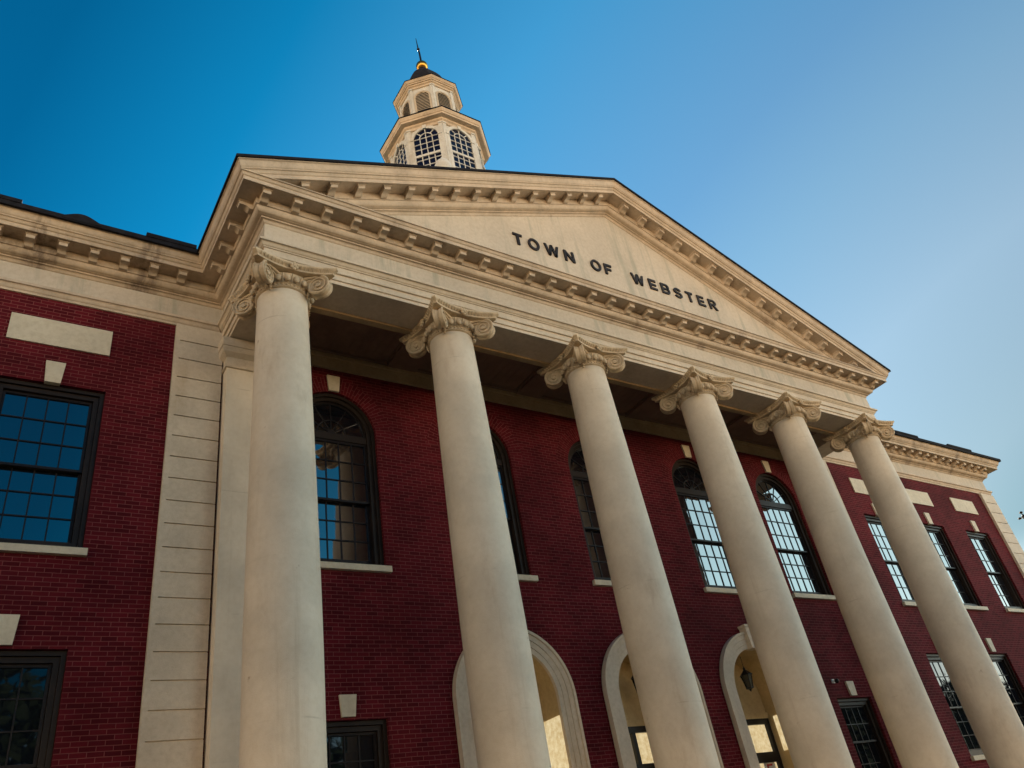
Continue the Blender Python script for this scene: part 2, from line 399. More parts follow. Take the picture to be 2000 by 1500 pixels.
# arched windows of the portico
def arched():
    hw, sp = .93, 8.57
    b = MB()
    for (h, t, y0, y1) in ((hw - .004, .07, .07, .17), (hw - .076, .085, .12, .34)):
        b.box(-h, -h + t, y0, y1, 5.59, sp); b.box(h - t, h, y0, y1, 5.59, sp); b.box(-h + t, h - t, y0, y1, 5.59, 5.59 + t)
        b.arcband(h - t, h, sp, y0, y1)
    g = hw - .165
    b.box(-g, g, .15, .31, 8.40, 8.545)                      # transom bar
    b.box(-g, g, .36, .40, 5.6, 9.4)
    case = b.mesh('window_casing', MAT['bronze'])
    f = MB(); f.arcband(g - .045, g, 8.585, .18, .24); f.box(-g, g, .18, .24, 8.547, 8.59)
    f.arcband(.30, .325, 8.585, .194, .218); f.arcband(0.0, .075, 8.585, .19, .22)
    for k in range(1, 6):
        a = PI * k / 6; st = len(f.v); f.box(.07, g - .04, .195, .214, -.011, .011)
        f.xform(Matrix.Translation((0, 0, 8.585)) @ Matrix.Rotation(-a, 4, 'Y'), st)
    fan = f.mesh('fanlight', MAT['sash'])
    gl = MB(); n = 24; gl.prism([((g - .02) * math.cos(PI * k / n), 8.58 + (g - .02) * math.sin(PI * k / n)) for k in range(n + 1)], .212, .218)
    ar = MB(); n = 30; r0, r1 = .933, 1.30
    for k in range(n):
        a0, a1 = PI * k / n, PI * (k + 1) / n
        P = [(r * math.cos(a), -.004, sp + r * math.sin(a)) for r, a in ((r0, a0), (r1, a0), (r1, a1), (r0, a1))]
        ar.face(P, [(0, a0 * 1.12), (.37, a0 * 1.12), (.37, a1 * 1.12), (0, a1 * 1.12)])
    d = dict(case=case)
    d['subs'] = [('upper_sash', sash_mesh(g, 7.0, 8.40, .21, 5, 3)), ('lower_sash', sash_mesh(g, 5.745, 7.05, .28, 5, 3)), ('fanlight', fan),
                 ('glass', glass_mesh(g - .03, 7.02, 8.39, .212, 'glass', 5)), ('glass', glass_mesh(g - .03, 5.76, 7.03, .282, 'glass', 5)), ('fanlight_glass', gl.mesh('fanlight_glass', MAT['glass'])),
                 ('sill', sill_mesh(1.013, 5.58)), ('keystone', key_mesh(.148, .112, 9.505, 9.90)), ('brick_arch', ar.mesh('brick_arch', MAT['brickuv']))]
    return d
wa = arched()
for x in ARCHX: place(wa, x, 'arched_window')
# cream panels above the wing windows
b = MB(); b.box(-.82, .82, -.035, .02, 9.36, 9.92); pm = b.mesh('wall_panel', MAT['panel'])
for s in (-1, 1):
    for x in WINGX: obj('wall_panel', pm, hall, (s * x, 0, 0))
# ------------------------------------------------------------------ quoin strips and antae
def quoin(x0, x1, inner):
    b = MB(); z = PF; J = [10.004 - .4355 * k for k in range(25)]
    b.box(x0, x1, -.055, .02, PF, ZB)
    for zj0, zj1 in zip([ZB] + J, J + [PF]):
        if zj0 - zj1 > .05: b.box(x0 + (.085 if inner < 0 else 0.002), x1 - (.085 if inner > 0 else .002), -.088, -.055, zj1 + .012, zj0 - .012)
    b.box(x0, x0 + .085, -.0878, -.055, PF, ZB) if inner < 0 else b.box(x1 - .085, x1, -.0878, -.055, PF, ZB)
    return b.mesh('quoin_strip', MAT['cream'])
for x0, x1, i in ((-10.378, -9.47, -1), (9.47, 10.378, 1), (-WX - .05, -WX + .95, 1), (WX - .95, WX + .05, -1)):
    obj('quoin_strip', quoin(x0, x1, i), hall)
for s in (-1, 1):
    b = MB(); b.box(-.45, .45, -.30, .02, PF, 9.44)
    an = obj('anta', b.mesh('anta', MAT['column']), hall, (s * 8.98, 0, 0))
    b = MB(); prof = [(.0, 9.40), (.035, 9.41), (.04, 9.45), (.01, 9.46), (.01, 9.66), (.05, 9.69), (.10, 9.74), (.115, 9.80), (.115, 9.86), (.13, 9.86), (.13, 10.06)]
    rows = []
    for p, z in prof: rows.append([(-.45 - p, .02, z), (-.45 - p, -.30 - p, z), (.45 + p, -.30 - p, z), (.45 + p, .02, z)])
    b.grid(rows); b.face(rows[-1]); b.face(rows[0])
    obj('anta_capital', b.mesh('anta_capital', MAT['cream'], 25), an, (s * 8.98, 0, 0))

# ------------------------------------------------------------------ columns
def rad(z):
    t = max(0., min(1., (z - 3.2) / (9.62 - 3.2))); return .552 - .104 * t ** 1.35
b = MB(); b.lathe([(rad(z0), z0) for z0 in [PF + .42 + (9.62 - PF - .42) * k / 40 for k in range(41)]], 64)
shaft = b.mesh('column_shaft', MAT['column'], 40)
b = MB(); b.box(-.78, .78, -.78, .78, PF, PF + .16)
b.lathe([(.5, PF + .16)] + [(.69 + .075 * math.cos(a), PF + .235 + .075 * math.sin(a)) for a in [-PI / 2 + PI * k / 8 for k in range(9)]] + [(.66, PF + .315), (.61, PF + .35), (.62, PF + .37)] +
        [(.60 + .035 * math.cos(a), PF + .405 + .035 * math.sin(a)) for a in [-PI / 2 + PI * k / 6 for k in range(7)]] + [(.57, PF + .44), (.552, PF + .47)], 48)
cbase = b.mesh('column_base', MAT['column'], 40)
def capital():
    b = MB()
    # astragal, bead course, necking, echinus bell
    b.lathe([(.445, 9.60), (.475, 9.605), (.49, 9.625), (.475, 9.645), (.452, 9.65), (.452, 9.69), (.47, 9.70), (.50, 9.76), (.53, 9.83), (.53, 9.90), (.45, 9.93)], 48)
    for k in range(40):
        a = 2 * PI * k / 40; b.ball((.466 * math.cos(a), .466 * math.sin(a), 9.668), (.026, .026, .021), 6, 4)
    for k in range(20):                                       # egg and dart
        a = 2 * PI * (k + .5) / 20; c, s = math.cos(a), math.sin(a)
        st = len(b.v); b.ball((0, 0, 0), (.055, .058, .085), 10, 6); b.xform(Matrix.Translation((.525 * c, .525 * s, 9.785)) @ Matrix.Rotation(a, 4, 'Z') @ Matrix.Rotation(-.35, 4, 'Y'), st)
        a += PI / 20; c, s = math.cos(a), math.sin(a)
        b.tube([(.505 * c, .505 * s, 9.71), (.565 * c, .565 * s, 9.86)], [.008, .02], 5)
    # abacus with hollow sides and cut corners
    def side(h, sag, cut, z, n=10):
        pts = []
        for q in range(4):
            for k in range(n + 1):
                t = -1 + 2 * k / n; x = t * (h - cut); y = -(h - sag * (1 - t * t)) + 0.
                a = q * PI / 2; pts.append((x * math.cos(a) - y * math.sin(a), x * math.sin(a) + y * math.cos(a), z))
        return pts
    rows = [side(.70, .155, .05, 9.925), side(.745, .155, .05, 9.935), side(.755, .155, .05, 9.965), side(.735, .15, .05, 9.97), side(.745, .15, .05, 9.985), side(.785, .15, .05, 10.02), side(.80, .15, .05, 10.035), side(.80, .15, .05, 10.066)]
    b.grid(rows, closed_v=True); b.face(rows[-1]); b.face(rows[0][::-1])
    for q in range(4):                                        # reeds on the hollow of the abacus
        for k in range(-9, 10):
            if abs(k) < 2: continue
            t = k / 10.; x = t * .70; y = -(.775 - .15 * (1 - t * t)); a = q * PI / 2
            P = lambda yy, z: (x * math.cos(a) - yy * math.sin(a), x * math.sin(a) + yy * math.cos(a), z)
            b.tube([P(y + .035, 9.975), P(y - .002, 10.0), P(y - .022, 10.03)], .013, 5)
        a = q * PI / 2                                        # fleuron at the middle of each side
        for dx, dz, rr in ((0, 9.985, .05), (-.055, 10.01, .038), (.055, 10.01, .038), (-.04, 9.95, .036), (.04, 9.95, .036), (0, 10.04, .036), (0, 9.915, .03)):
            y = -.645; b.ball((dx * math.cos(a) - y * math.sin(a), dx * math.sin(a) + y * math.cos(a), dz), rr, 8, 6)
    # four corner volutes, each standing in the diagonal plane
    for q in range(4):
        st = len(b.v); cx, cz = .735, 9.735
        for half in (-1, 1):
            n = 28; rr = [(.203, 0.03), (.205, .088), (.19, .094), (.178, .08), (.05, .062), (.045, .10), (.001, .108)]
            b.grid([[(cx + r * math.cos(2 * PI * k / n), half * t, cz + r * math.sin(2 * PI * k / n)) for k in range(n)] for r, t in rr], closed_v=True)
            sp = []
            for k in range(54):
                th = PI / 2 + 2 * PI * 2.35 * k / 53; r = .178 * (1 - k / 53.) ** .82 + .04
                sp.append((cx - r * math.cos(th) * 1., half * (.078 + .012), cz + r * math.sin(th)))
            b.tube(sp, [.019 - .008 * k / 53 for k in range(54)], 6)
        n = 28; b.grid([[(cx + r * math.cos(2 * PI * k / n), t, cz + r * math.sin(2 * PI * k / n)) for k in range(n)] for r, t in ((.203, -.032), (.172, 0), (.203, .032))], closed_v=True)
        for half in (-1, 1):                                   # band sweeping up from the bell into the scroll
            P = [(.36, half * .20, 9.80), (.46, half * .17, 9.875), (.56, half * .13, 9.915), (.66, half * .105, 9.925), (.74, half * .09, 9.918)]
            b.tube(P, [.03, .034, .032, .028, .022], 8)
            P = [(.40, half * .15, 9.76), (.48, half * .13, 9.82), (.56, half * .11, 9.86), (.62, half * .10, 9.87)]
            b.tube(P, .02, 6)
        b.prism([(.30, 9.86), (.50, 9.84), (.62, 9.88), (.74, 9.90), (.86, 9.935), (.30, 9.935)], -.085, .085)
        for k, (r, z, s) in enumerate(((.56, 9.80, .055), (.535, 9.735, .05), (.52, 9.67, .042), (.505, 9.61, .034), (.49, 9.555, .024))):   # husk hanging behind the scroll
            b.ball((r, 0, z), (s * .8, s * 1.2, s), 8, 6)
        b.ball((.80, 0, 9.955), (.05, .07, .035), 8, 6)
        b.xform(Matrix.Rotation(PI / 4 + q * PI / 2, 4, 'Z'), st)
    return b.mesh('capital', MAT['capital'], 45)
capm = capital()
for x in COLX:
    c = obj('column', shaft, hall, (x, YC, 0)); obj('capital', capm, c, (x, YC, 0)); obj('column_base', cbase, c, (x, YC, 0))

# ------------------------------------------------------------------ entablature
PATH = [(-WX, 14.), (-WX, 0.), (-XF, 0.), (-XF, YF), (XF, YF), (XF, 0.), (WX, 0.), (WX, 14.)]
def off(i, p):
    """corner i of the plan path moved outwards by p, mitred"""
    P = Vector(PATH[i])
    def nrm(a, b_):
        d = (Vector(b_) - Vector(a)).normalized(); return Vector((d.y, -d.x)) * -1
    ns = []
    if i > 0: ns.append(nrm(PATH[i - 1], PATH[i]))
    if i < len(PATH) - 1: ns.append(nrm(PATH[i], PATH[i + 1]))
    c = Vector((0, 0))
    # outward = away from the hall: left of travel is inside here, so flip when needed
    s = -1.
    if len(ns) == 1: return P + ns[0] * p * s
    return P + (ns[0] + ns[1]) * p * s if abs(ns[0].dot(ns[1])) < .5 else P + ns[0] * p * s
def sweep(b, prof, idx):
    rows = []
    for p, z in prof:
        rows.append([(*off(i, p), z) for i in idx])
    b.grid(rows)
def cyma(p0, z0, p1, z1, n=6):
    return [(p0 + (p1 - p0) * (k / n), z0 + (z1 - z0) * (k / n - .12 * math.sin(2 * PI * k / n))) for k in range(n + 1)]
TAEN = [(.0, 10.46), (.02, 10.46), (.025, 10.485)] + cyma(.03, 10.485, .09, 10.55) + [(.115, 10.555), (.115, 10.60), (0., 10.602)]
TAENW = [(.0, 10.40), (.03, 10.405), (.035, 10.45)] + cyma(.04, 10.455, .09, 10.54) + [(.115, 10.545), (.115, 10.60), (0., 10.602)]
BED = [(0, 11.073)] + cyma(.005, 11.075, .055, 11.135) + [(.085, 11.14), (.085, 11.165), (.13, 11.175)] + [(.13 + .085 * math.sin(a), 11.29 - .11 * math.cos(a)) for a in [PI / 2 * k / 6 for k in range(7)]] + [(.225, 11.295), (.24, 11.30), (.24, 11.457)]
CORONA = [(.24, 11.457), (.548, 11.457), (.548, 11.447), (.575, 11.447), (.575, 11.535)] + cyma(.585, 11.54, .63, 11.60) + [(.645, 11.603), (.645, 11.622)]
SIMA = [(.645, 11.622)] + cyma(.65, 11.63, .715, 11.755, 8) + [(.73, 11.758), (.73, 11.775)]
EDGE = [(.735, 11.775), (.765, 11.775), (.765, 11.83), (.70, 11.845), (.3, 11.86)]
def ent(name, prof, idx, mat, smooth=30, parent=hall):
    b = MB(); sweep(b, prof, idx); return obj(name, b.mesh(name, mat, smooth), parent)
ARCHIT = [(-.86, 10.75), (-.86, 10.068), (-.06, 10.068), (-.06, 10.15), (-.035, 10.152), (-.03, 10.165), (-.035, 10.178), (-.035, 10.295), (.0, 10.297), (.006, 10.31), (0., 10.325), (0., 10.465)]
ent('architrave', ARCHIT + TAEN[1:-1] + [(.0, 10.601)], [2, 3, 4, 5], MAT['cream'])
FR = [(0., 10.60), (0., 11.074)]
ent('frieze', FR, [2, 3, 4, 5], MAT['tymp']); ent('frieze', FR, [0, 1, 2], MAT['tymp']); ent('frieze', FR, [5, 6, 7], MAT['tymp'])
ent('frieze_moulding', TAENW, [0, 1, 2], MAT['cornice']); ent('frieze_moulding', TAENW, [5, 6, 7], MAT['cornice'])
pc = ent('portico_cornice', BED + CORONA[1:] + [(-.2, 11.70)], [2, 3, 4, 5], MAT['cornice'])
wcl = ent('wing_cornice', BED + CORONA[1:] + SIMA[1:], [0, 1, 2], MAT['dirty'])
wcr = ent('wing_cornice', BED + CORONA[1:] + SIMA[1:], [5, 6, 7], MAT['dirty'])
ent('flank_sima', SIMA, [2, 3], MAT['cornice'], parent=pc); ent('flank_sima', SIMA, [4, 5], MAT['cornice'], parent=pc)
# raking cornices
SL = .4065; CO = 1 / math.cos(math.atan(SL)); Z0 = 11.83 + SL * (XF + .75)
def rake(s, prof):
    rows = []
    for p, z in prof:
        h = (z - 11.83) * CO
        xe = min(XF + p, (Z0 + h - 11.60) / SL) if z < 11.62 else XF + p
        rows.append([(s * x, YF - p, Z0 + h - SL * x) for x in (0., xe)])
    b = MB(); b.grid(rows); return b
rk = {}
for s in (-1, 1):
    rk[s] = obj('raking_cornice', rake(s, BED + CORONA[1:] + SIMA[1:]).mesh('raking_cornice', MAT['cornice'], 30), hall)
# tympanum
b = MB(); hb = (11.073 - 11.83) * CO; b.face([(-XF, YF + .002, 11.5), (XF, YF + .002, 11.5), (0, YF + .002, Z0 + hb + .05)]); obj('tympanum', b.mesh('tympanum', MAT['tymp']), hall)
# modillions
def modillion(sl=0.):
    b = MB()
    prof = [(.0, 0.), (.0, -.155), (.03, -.166), (.065, -.16), (.09, -.135), (.12, -.112), (.17, -.104), (.215, -.108), (.245, -.106), (.25, -.095), (.25, 0.)]
    for x0, x1, dz in ((-.075, .075, 0),):
        rows = [[(x, -p, z - sl * x) for x in (x0, x1)] for p, z in prof]
        b.grid(rows)
        for x in (x0, x1): b.face([(x, -p, z - sl * x) for p, z in prof])
    for (h, y1, za, zb) in ((.088, .262, -.034, -.022), (.102, .276, -.022, -.002)):
        P = [(-h, za + sl * h), (h, za - sl * h), (h, zb - sl * h), (-h, zb + sl * h)]; b.prism(P, -y1, 0.)
    return b.mesh('modillion', MAT['cornice'], 35)
mo, moL, moR = modillion(), modillion(-SL), modillion(SL)
for k in range(-16, 17): obj('modillion', mo, pc, (.6 * k, YF - .24, 11.457))
for s in (-1, 1):
    for k in range(1, 16):
        x = .6 * k - .14
        if x > 9.2: continue
        obj('modillion', moR if s > 0 else moL, rk[s], (s * x, YF - .24, Z0 - SL * x + (11.457 - 11.83) * CO))
    for k in range(4): obj('modillion', mo, pc, (s * (XF + .24), YF - .0 + .60 * k + .02, 11.457), -s * -PI / 2 * 1.)
    n = 13 if s < 0 else 21
    for k in range(n):
        x = 10.42 + .5365 * k
        if x < WX: obj('modillion', mo, wcl if s < 0 else wcr, (s * x, -.24, 11.457))
# pediment lettering
sign = bpy.data.objects.new('lettering', None); COL.objects.link(sign); sign.parent = hall; WL['lettering'] = Vector((0, YF, 12.83)); sign.location = WL['lettering'] - WL['town_hall']
def letter(ch, h, t=.035):
    """bold block letter of cap height h as polygons in x,z; returns (list of strokes, width)"""
    w = {'T': .84, 'O': 1.06, 'W': 1.38, 'N': .98, 'F': .80, 'E': .84, 'B': .94, 'S': .90, 'R': .96}[ch] * h * .88
    T = .182 * h; H = h
    Rr = lambda x0, x1, z0, z1: [(x0, z0), (x1, z0), (x1, z1), (x0, z1)]
    def arc(cx, cz, rx, rz, a0, a1, th, n=14):
        o = []
        for k in range(n):
            a, c = a0 + (a1 - a0) * k / n, a0 + (a1 - a0) * (k + 1) / n
            f = lambda r, q: (cx + (rx - r) * math.cos(q), cz + (rz - r) * math.sin(q))
            o.append([f(th, a), f(0, a), f(0, c), f(th, c)])
        return o
    if ch == 'T': S = [Rr(0, w, H - T, H), Rr(w / 2 - T * .55, w / 2 + T * .55, 0, H - T)]
    elif ch == 'O': S = arc(w / 2, H / 2, w / 2, H / 2 + .01, 0, 2 * PI, T, 28)
    elif ch == 'W':
        q = T * 1.02; S = []
        for x0, x1, up in ((0, .25, 0), (.25, .5, 1), (.5, .75, 0), (.75, 1, 1)):
            a, c = x0 * (w - q), x1 * (w - q)
            S.append([(a, H), (c, 0), (c + q, 0), (a + q, H)] if not up else [(a, 0), (a + q, 0), (c + q, H), (c, H)])
    elif ch == 'N': S = [Rr(0, T, 0, H), Rr(w - T, w, 0, H), [(T, H), (T, H - T * 1.7), (w - T, 0), (w - T, T * 1.7)]]
    elif ch == 'F': S = [Rr(0, T, 0, H), Rr(T, w, H - T, H), Rr(T, w * .86, H * .42, H * .42 + T * .95)]
    elif ch == 'E': S = [Rr(0, T, 0, H), Rr(T, w, H - T, H), Rr(T, w * .92, H * .41, H * .41 + T * .95), Rr(T, w, 0, T)]
    elif ch in 'BR':
        m = H * .5; r = (H - m + T * .45) / 2
        S = [Rr(0, T, 0, H), Rr(T, w - r * .98, H - T * .92, H), Rr(T, w - r * .98, m - T * .46, m + T * .46)] + arc(w - r * .98, H - r, r * .95, r, -PI / 2, PI / 2, T * .96)
        if ch == 'B':
            r2 = (m + T * .46) / 2; S += [Rr(T, w - r2, 0, T * .92)] + arc(w - r2, r2, r2, r2, -PI / 2, PI / 2, T * .96)
        else: S += [[(w * .42, m - T * .4), (w - T * 1.15, 0), (w + T * .1, 0), (w * .42 + T * 1.2, m - T * .4)]]
    else:
        r = (H + T) / 4
        S = arc(w / 2, H - r, w / 2, r, PI * .08, PI * 1.5, T) + arc(w / 2, r, w / 2, r, PI / 2, -PI * .92, T)
    b = MB()
    for poly in S:
        st = len(b.v); b.prism(poly, -t, .0)
    return b.mesh('letter_' + ch.lower(), MAT['letter']), w
def word(txt, x0, x1, h):
    ms = [letter(c, h) for c in txt]; gap = (x1 - x0 - sum(w for _, w in ms)) / max(1, len(txt) - 1); x = x0
    for c, (me, w) in zip(txt, ms):
        obj('letter', me, sign, (x, YF - .001, 12.825)); x += w + gap
word('TOWN', -3.50, -1.64, .365); word('OF', -1.10, -.38, .365); word('WEBSTER', .30, 3.55, .365)
# roofs
def roof(name, faces, t=.05):
    b = MB()
    for f in faces: b.face(f)
    return obj(name, b.mesh(name, MAT['slate']), hall)
Z1 = 11.83
b = MB()
for s in (-1, 1):
    ev = [(s * (XF + .765), YF - .765), (s * (XF + .765), 9.)]
    b.face([(ev[0][0], ev[0][1], Z1), (ev[1][0], ev[1][1], Z1), (0, 9., Z1 + SL * (XF + .765)), (0, ev[0][1], Z1 + SL * (XF + .765))])
    # dark metal edge under the slates, front and flank
    rows = []
    for dz, dp in ((-.062, .73), (-.062, .765), (0., .765)): rows.append([(s * x, YF - dp, Z1 + dz + SL * (XF + .765 - x)) for x in (0., XF + .765)])
    b.grid(rows)
    b.grid([[(s * (XF + dp), y, Z1 + dz) for y in (YF - .765, -.0)] for dz, dp in ((-.062, .73), (-.062, .765), (0., .765))])
pr = obj('portico_roof', b.mesh('portico_roof', MAT['slate']), hall)
for s in (-1, 1):
    b = MB(); x0, x1 = s * (XF + .2), s * (WX + .785)
    b.grid([[(x0, -.73, 11.752), (x1 - s * .035, -.73, 11.752)], [(x0, -.785, 11.752), (x1, -.785, 11.752)], [(x0, -.785, Z1 + .03), (x1, -.785, Z1 + .03)], [(x0, 7, Z1 + 2.6), (x1 - s * 6.5, 7, Z1 + 2.6)]])
    b.face([(x1, -.785, Z1 + .03), (x1, 14.7, Z1 + .03), (x1 - s * 6.5, 7, Z1 + 2.6)])
    b.face([(x0, 14.7, Z1 + .03), (x1, 14.7, Z1 + .03), (x1 - s * 6.5, 7, Z1 + 2.6), (x0, 7, Z1 + 2.6)])
    b.grid([[(x1 - s * .035, -.73, 11.752), (x1 - s * .035, 14.7, 11.752)], [(x1, -.785, 11.752), (x1, 14.7, 11.752)], [(x1, -.785, Z1 + .03), (x1, 14.7, Z1 + .03)]])
    wr = obj('wing_roof', b.mesh('wing_roof', MAT['slate']), hall)
    # lifted edge slates and a bulge in the old lead flashing
    segs = ((-21.9, -18.2, .07), (-16.4, -13.34, .085), (-11.22, -10.26, .10)) if s < 0 else ((14.2, 16.08, .075), (18.19, 19.96, .085))
    for a, c, h in segs:
        b = MB(); n = 1; w = (c - a) / n
        for k in range(n):
            j = random.uniform(-.006, .006); b.box(a + k * w + .004, a + (k + 1) * w - .004, -.80, -.45, Z1 + .02, Z1 + h + .02)
        obj('edge_slate', b.mesh('edge_slate', MAT['slate']), wr)
    if s < 0:
        b = MB(); n = 14; P = [(-12.68 + .66 * k / n, Z1 - .02 + .13 * math.sin(PI * k / n) ** 1.3) for k in range(n + 1)]
        b.prism([(x, z + .03) for x, z in P] + [(-12.02, Z1 - .05), (-12.68, Z1 - .05)], -.795, -.4); obj('lead_flashing', b.mesh('lead_flashing', MAT['slate'], 40), wr)

# ------------------------------------------------------------------ portico ceiling
b = MB(); b.box(-XF + .86, XF - .86, YF + .86, -.05, 10.53, 10.62)
for x in COLX[1:-1]: b.box(x - .36, x + .36, YF + .86, -.05, 10.44, 10.531); b.box(x - .41, x + .41, YF + .86, -.05, 10.50, 10.5305)
b.box(-XF + .86, XF - .86, YF + .861, YF + .95, 10.46, 10.5302); b.box(-XF + .86, XF - .86, -.15, -.088, 10.46, 10.5302)
for x0, x1 in zip(COLX[:-1], COLX[1:]):                        # beaded boards between the beams
    n = 14
    for k in range(1, n): x = x0 + .42 + (x1 - x0 - .84) * k / n; b.box(x - .009, x + .009, YF + .95, -.15, 10.522, 10.5304)
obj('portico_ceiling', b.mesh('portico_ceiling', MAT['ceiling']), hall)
b = MB(); b.box(-8.50, 8.50, -.06, .02, 10.085, 10.60); b.box(-8.50, 8.50, -.085, -.06, 10.36, 10.44); b.box(-8.50, 8.50, -.075, -.06, 10.075, 10.12)
b2 = MB()                                                    # raised borders of the long soffit panel under the architrave
b2.box(-XF + .35, XF - .35, YF + .80, YF + .93, 10.02, 10.13); b2.box(-XF + .35, XF - .35, YF + .93, YF + .99, 10.06, 10.17)
for x in COLX: b2.box(x - .52, x - .46, YF + .18, YF + .80, 10.03, 10.0675); b2.box(x + .46, x + .52, YF + .18, YF + .80, 10.03, 10.0675)
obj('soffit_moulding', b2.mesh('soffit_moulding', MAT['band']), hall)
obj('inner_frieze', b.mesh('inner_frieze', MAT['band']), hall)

# ------------------------------------------------------------------ entrance archways
BK = .95
for i, ax in enumerate((-3.62, 0., 3.62)):
    b = MB(); sp = 3.05
    prof = [(1.00, .02), (1.00, -.06), (1.10, -.06), (1.11, -.075), (1.22, -.075), (1.23, -.095), (1.33, -.095), (1.345, -.125), (1.40, -.125), (1.41, .02)]
    n = 36; rows = []
    for r, y in prof:
        rows.append([(r, y, PF)] + [(r * math.cos(PI * k / n), y, sp + r * math.sin(PI * k / n)) for k in range(n + 1)] + [(-r, y, PF)])
    b.grid(rows)
    aw = obj('archway', b.mesh('archway', MAT['cream'], 30), hall, (ax, 0, 0))
    b = MB(); b.prism([(-.12, 4.02), (.12, 4.02), (.175, 4.54), (-.175, 4.54)], -.20, .02); b.prism([(-.20, 4.54), (.20, 4.54), (.20, 4.60), (-.20, 4.60)], -.23, .02)
    obj('keystone', b.mesh('keystone', MAT['cream']), aw, (ax, 0, 0))
    # plastered recess: jambs, vault, back wall
    b = MB(); loop = [(1.0, PF)] + [(math.cos(PI * k / n), sp + math.sin(PI * k / n)) for k in range(n + 1)] + [(-1.0, PF)]
    b.grid([[(x, y, z) for x, z in loop] for y in (.021, BK)])
    b.face([(-1, BK, 2.62), (1, BK, 2.62)] + [(math.cos(PI * k / n), BK, sp + math.sin(PI * k / n)) for k in range(n + 1)])
    b.box(-1.0, 1.0, BK - .05, BK + .0, 2.60, 2.74); b.box(-1.0, 1.0, .02, BK, PF - .02, PF + .004)
    obj('porch_recess', b.mesh('porch_recess', MAT['porch'], 30), aw, (ax, 0, 0))
    # door set
    b = MB()
    for x0, x1 in ((-.97, -.86), (.86, .97), (-.05, .05)): b.box(x0, x1, BK - .04, BK + .10, PF, 2.58)
    b.box(-.97, .97, BK - .041, BK + .10, 2.47, 2.601)
    b.box(-.97, .97, BK - .042, BK + .10, 1.60, 1.83); b.box(-.86, .86, BK - .03, BK + .08, PF, PF + .35)
    dr = obj('entrance_door', b.mesh('entrance_door', MAT['black']), aw, (ax, 0, 0))
    b = MB(); b.box(-.86, .86, BK + .05, BK + .06, 1.83, 2.47); obj('transom_glass', b.mesh('transom_glass', MAT['lit']), dr, (ax, 0, 0)) if False else obj('transom_glass', b.mesh('transom_glass', MAT['lit']), aw, (ax, 0, 0))
    b = MB(); b.box(-.86, .86, BK + .05, BK + .06, PF + .35, 1.60); obj('door_glass', b.mesh('door_glass', MAT['lit']), aw, (ax, 0, 0))
    # glowing panel for a bright patch on the right hand jamb
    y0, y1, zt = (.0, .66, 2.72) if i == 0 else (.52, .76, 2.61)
    b = MB(); b.box(.985, .997, y0 + .024, y1, 1.80 if i else 1.72, zt); obj('jamb_glow_panel', b.mesh('jamb_glow_panel', MAT['lit']), aw, (ax, 0, 0))

# ------------------------------------------------------------------ cupola
CY = 4.79
def octa(R_, z, a0=PI / 8): return [(R_ * math.cos(a0 + k * PI / 4), CY + R_ * math.sin(a0 + k * PI / 4), z) for k in range(8)]
def octlathe(b, prof): b.grid([octa(r, z) for r, z in prof], closed_v=True)
cs = 1 / math.cos(PI / 8)
b = MB(); octlathe(b, [(1.75 * cs, 20.9), (1.75 * cs, 25.9)]); octlathe(b, [(2.0 * cs, 20.5), (2.0 * cs, 21.2), (1.8 * cs, 21.3)])
octlathe(b, [(1.15 * cs, 26.3), (1.15 * cs, 29.2)]); octlathe(b, [(1.3 * cs, 26.4), (1.3 * cs, 26.95), (1.15 * cs, 27.0)])
b.box(-2.5, 2.5, CY - 2.5, CY + 2.5, 12.5, 20.2); b.box(-2.75, 2.75, CY - 2.75, CY + 2.75, 20.2, 20.55)
for k in range(8):                                            # corner pilasters of both drums
    for rr, z0, z1, w in ((1.75, 20.9, 25.8, .16), (1.15, 26.9, 29.15, .10)):
        for s in (-1, 1):
            st = len(b.v); t = rr * math.tan(PI / 8); x = s * (t - w / 2 + .012)
            b.box(x - w / 2, x + w / 2, -rr - .05, -rr + .05, z0, z1); b.box(x - w / 2 - .0, x + w / 2 + .012, -rr - .075, -rr + .05, z1 - .14, z1 - .06)
            b.xform(Matrix.Translation((0, CY, 0)) @ Matrix.Rotation(k * PI / 4, 4, 'Z'), st)
cup = obj('cupola', b.mesh('cupola', MAT['white']), hall)
def cupcorn(z, r0, r1, h):
    c = lambda r: r * cs
    return [(c(r0), z - h), (c(r0 + .05), z - h + .02), (c(r0 + .06), z - h * .72), (c(r0 + .12), z - h * .62), (c(r0 + .13), z - h * .50), (c(r1 - .09), z - h * .46), (c(r1 - .09), z - h * .30), (c(r1 - .06), z - h * .27), (c(r1), z - h * .06), (c(r1), z)]
b = MB(); octlathe(b, cupcorn(26.15, 1.75, 2.145, .52)); obj('lower_cornice', b.mesh('lower_cornice', MAT['cornice'], 20), cup)
b = MB(); octlathe(b, cupcorn(29.40, 1.15, 1.418, .36)); obj('upper_cornice', b.mesh('upper_cornice', MAT['cornice'], 20), cup)
b = MB(); octlathe(b, [(2.10 * cs, 26.152), (2.17 * cs, 26.152), (2.17 * cs, 26.20), (1.3 * cs, 26.5)]); octlathe(b, [(1.40 * cs, 29.402), (1.44 * cs, 29.402), (1.44 * cs, 29.44), (1.2 * cs, 29.55)]); obj('cupola_roof_edge', b.mesh('cupola_roof_edge', MAT['slate']), cup)
b = MB(); octlathe(b, [(1.22, 29.54), (1.12, 29.9), (1.0, 30.3), (.86, 30.7), (.70, 31.05), (.50, 31.4), (.36, 31.62), (.22, 31.78), (.16, 31.95)]); obj('dome', b.mesh('dome', MAT['slate'], 30), cup)
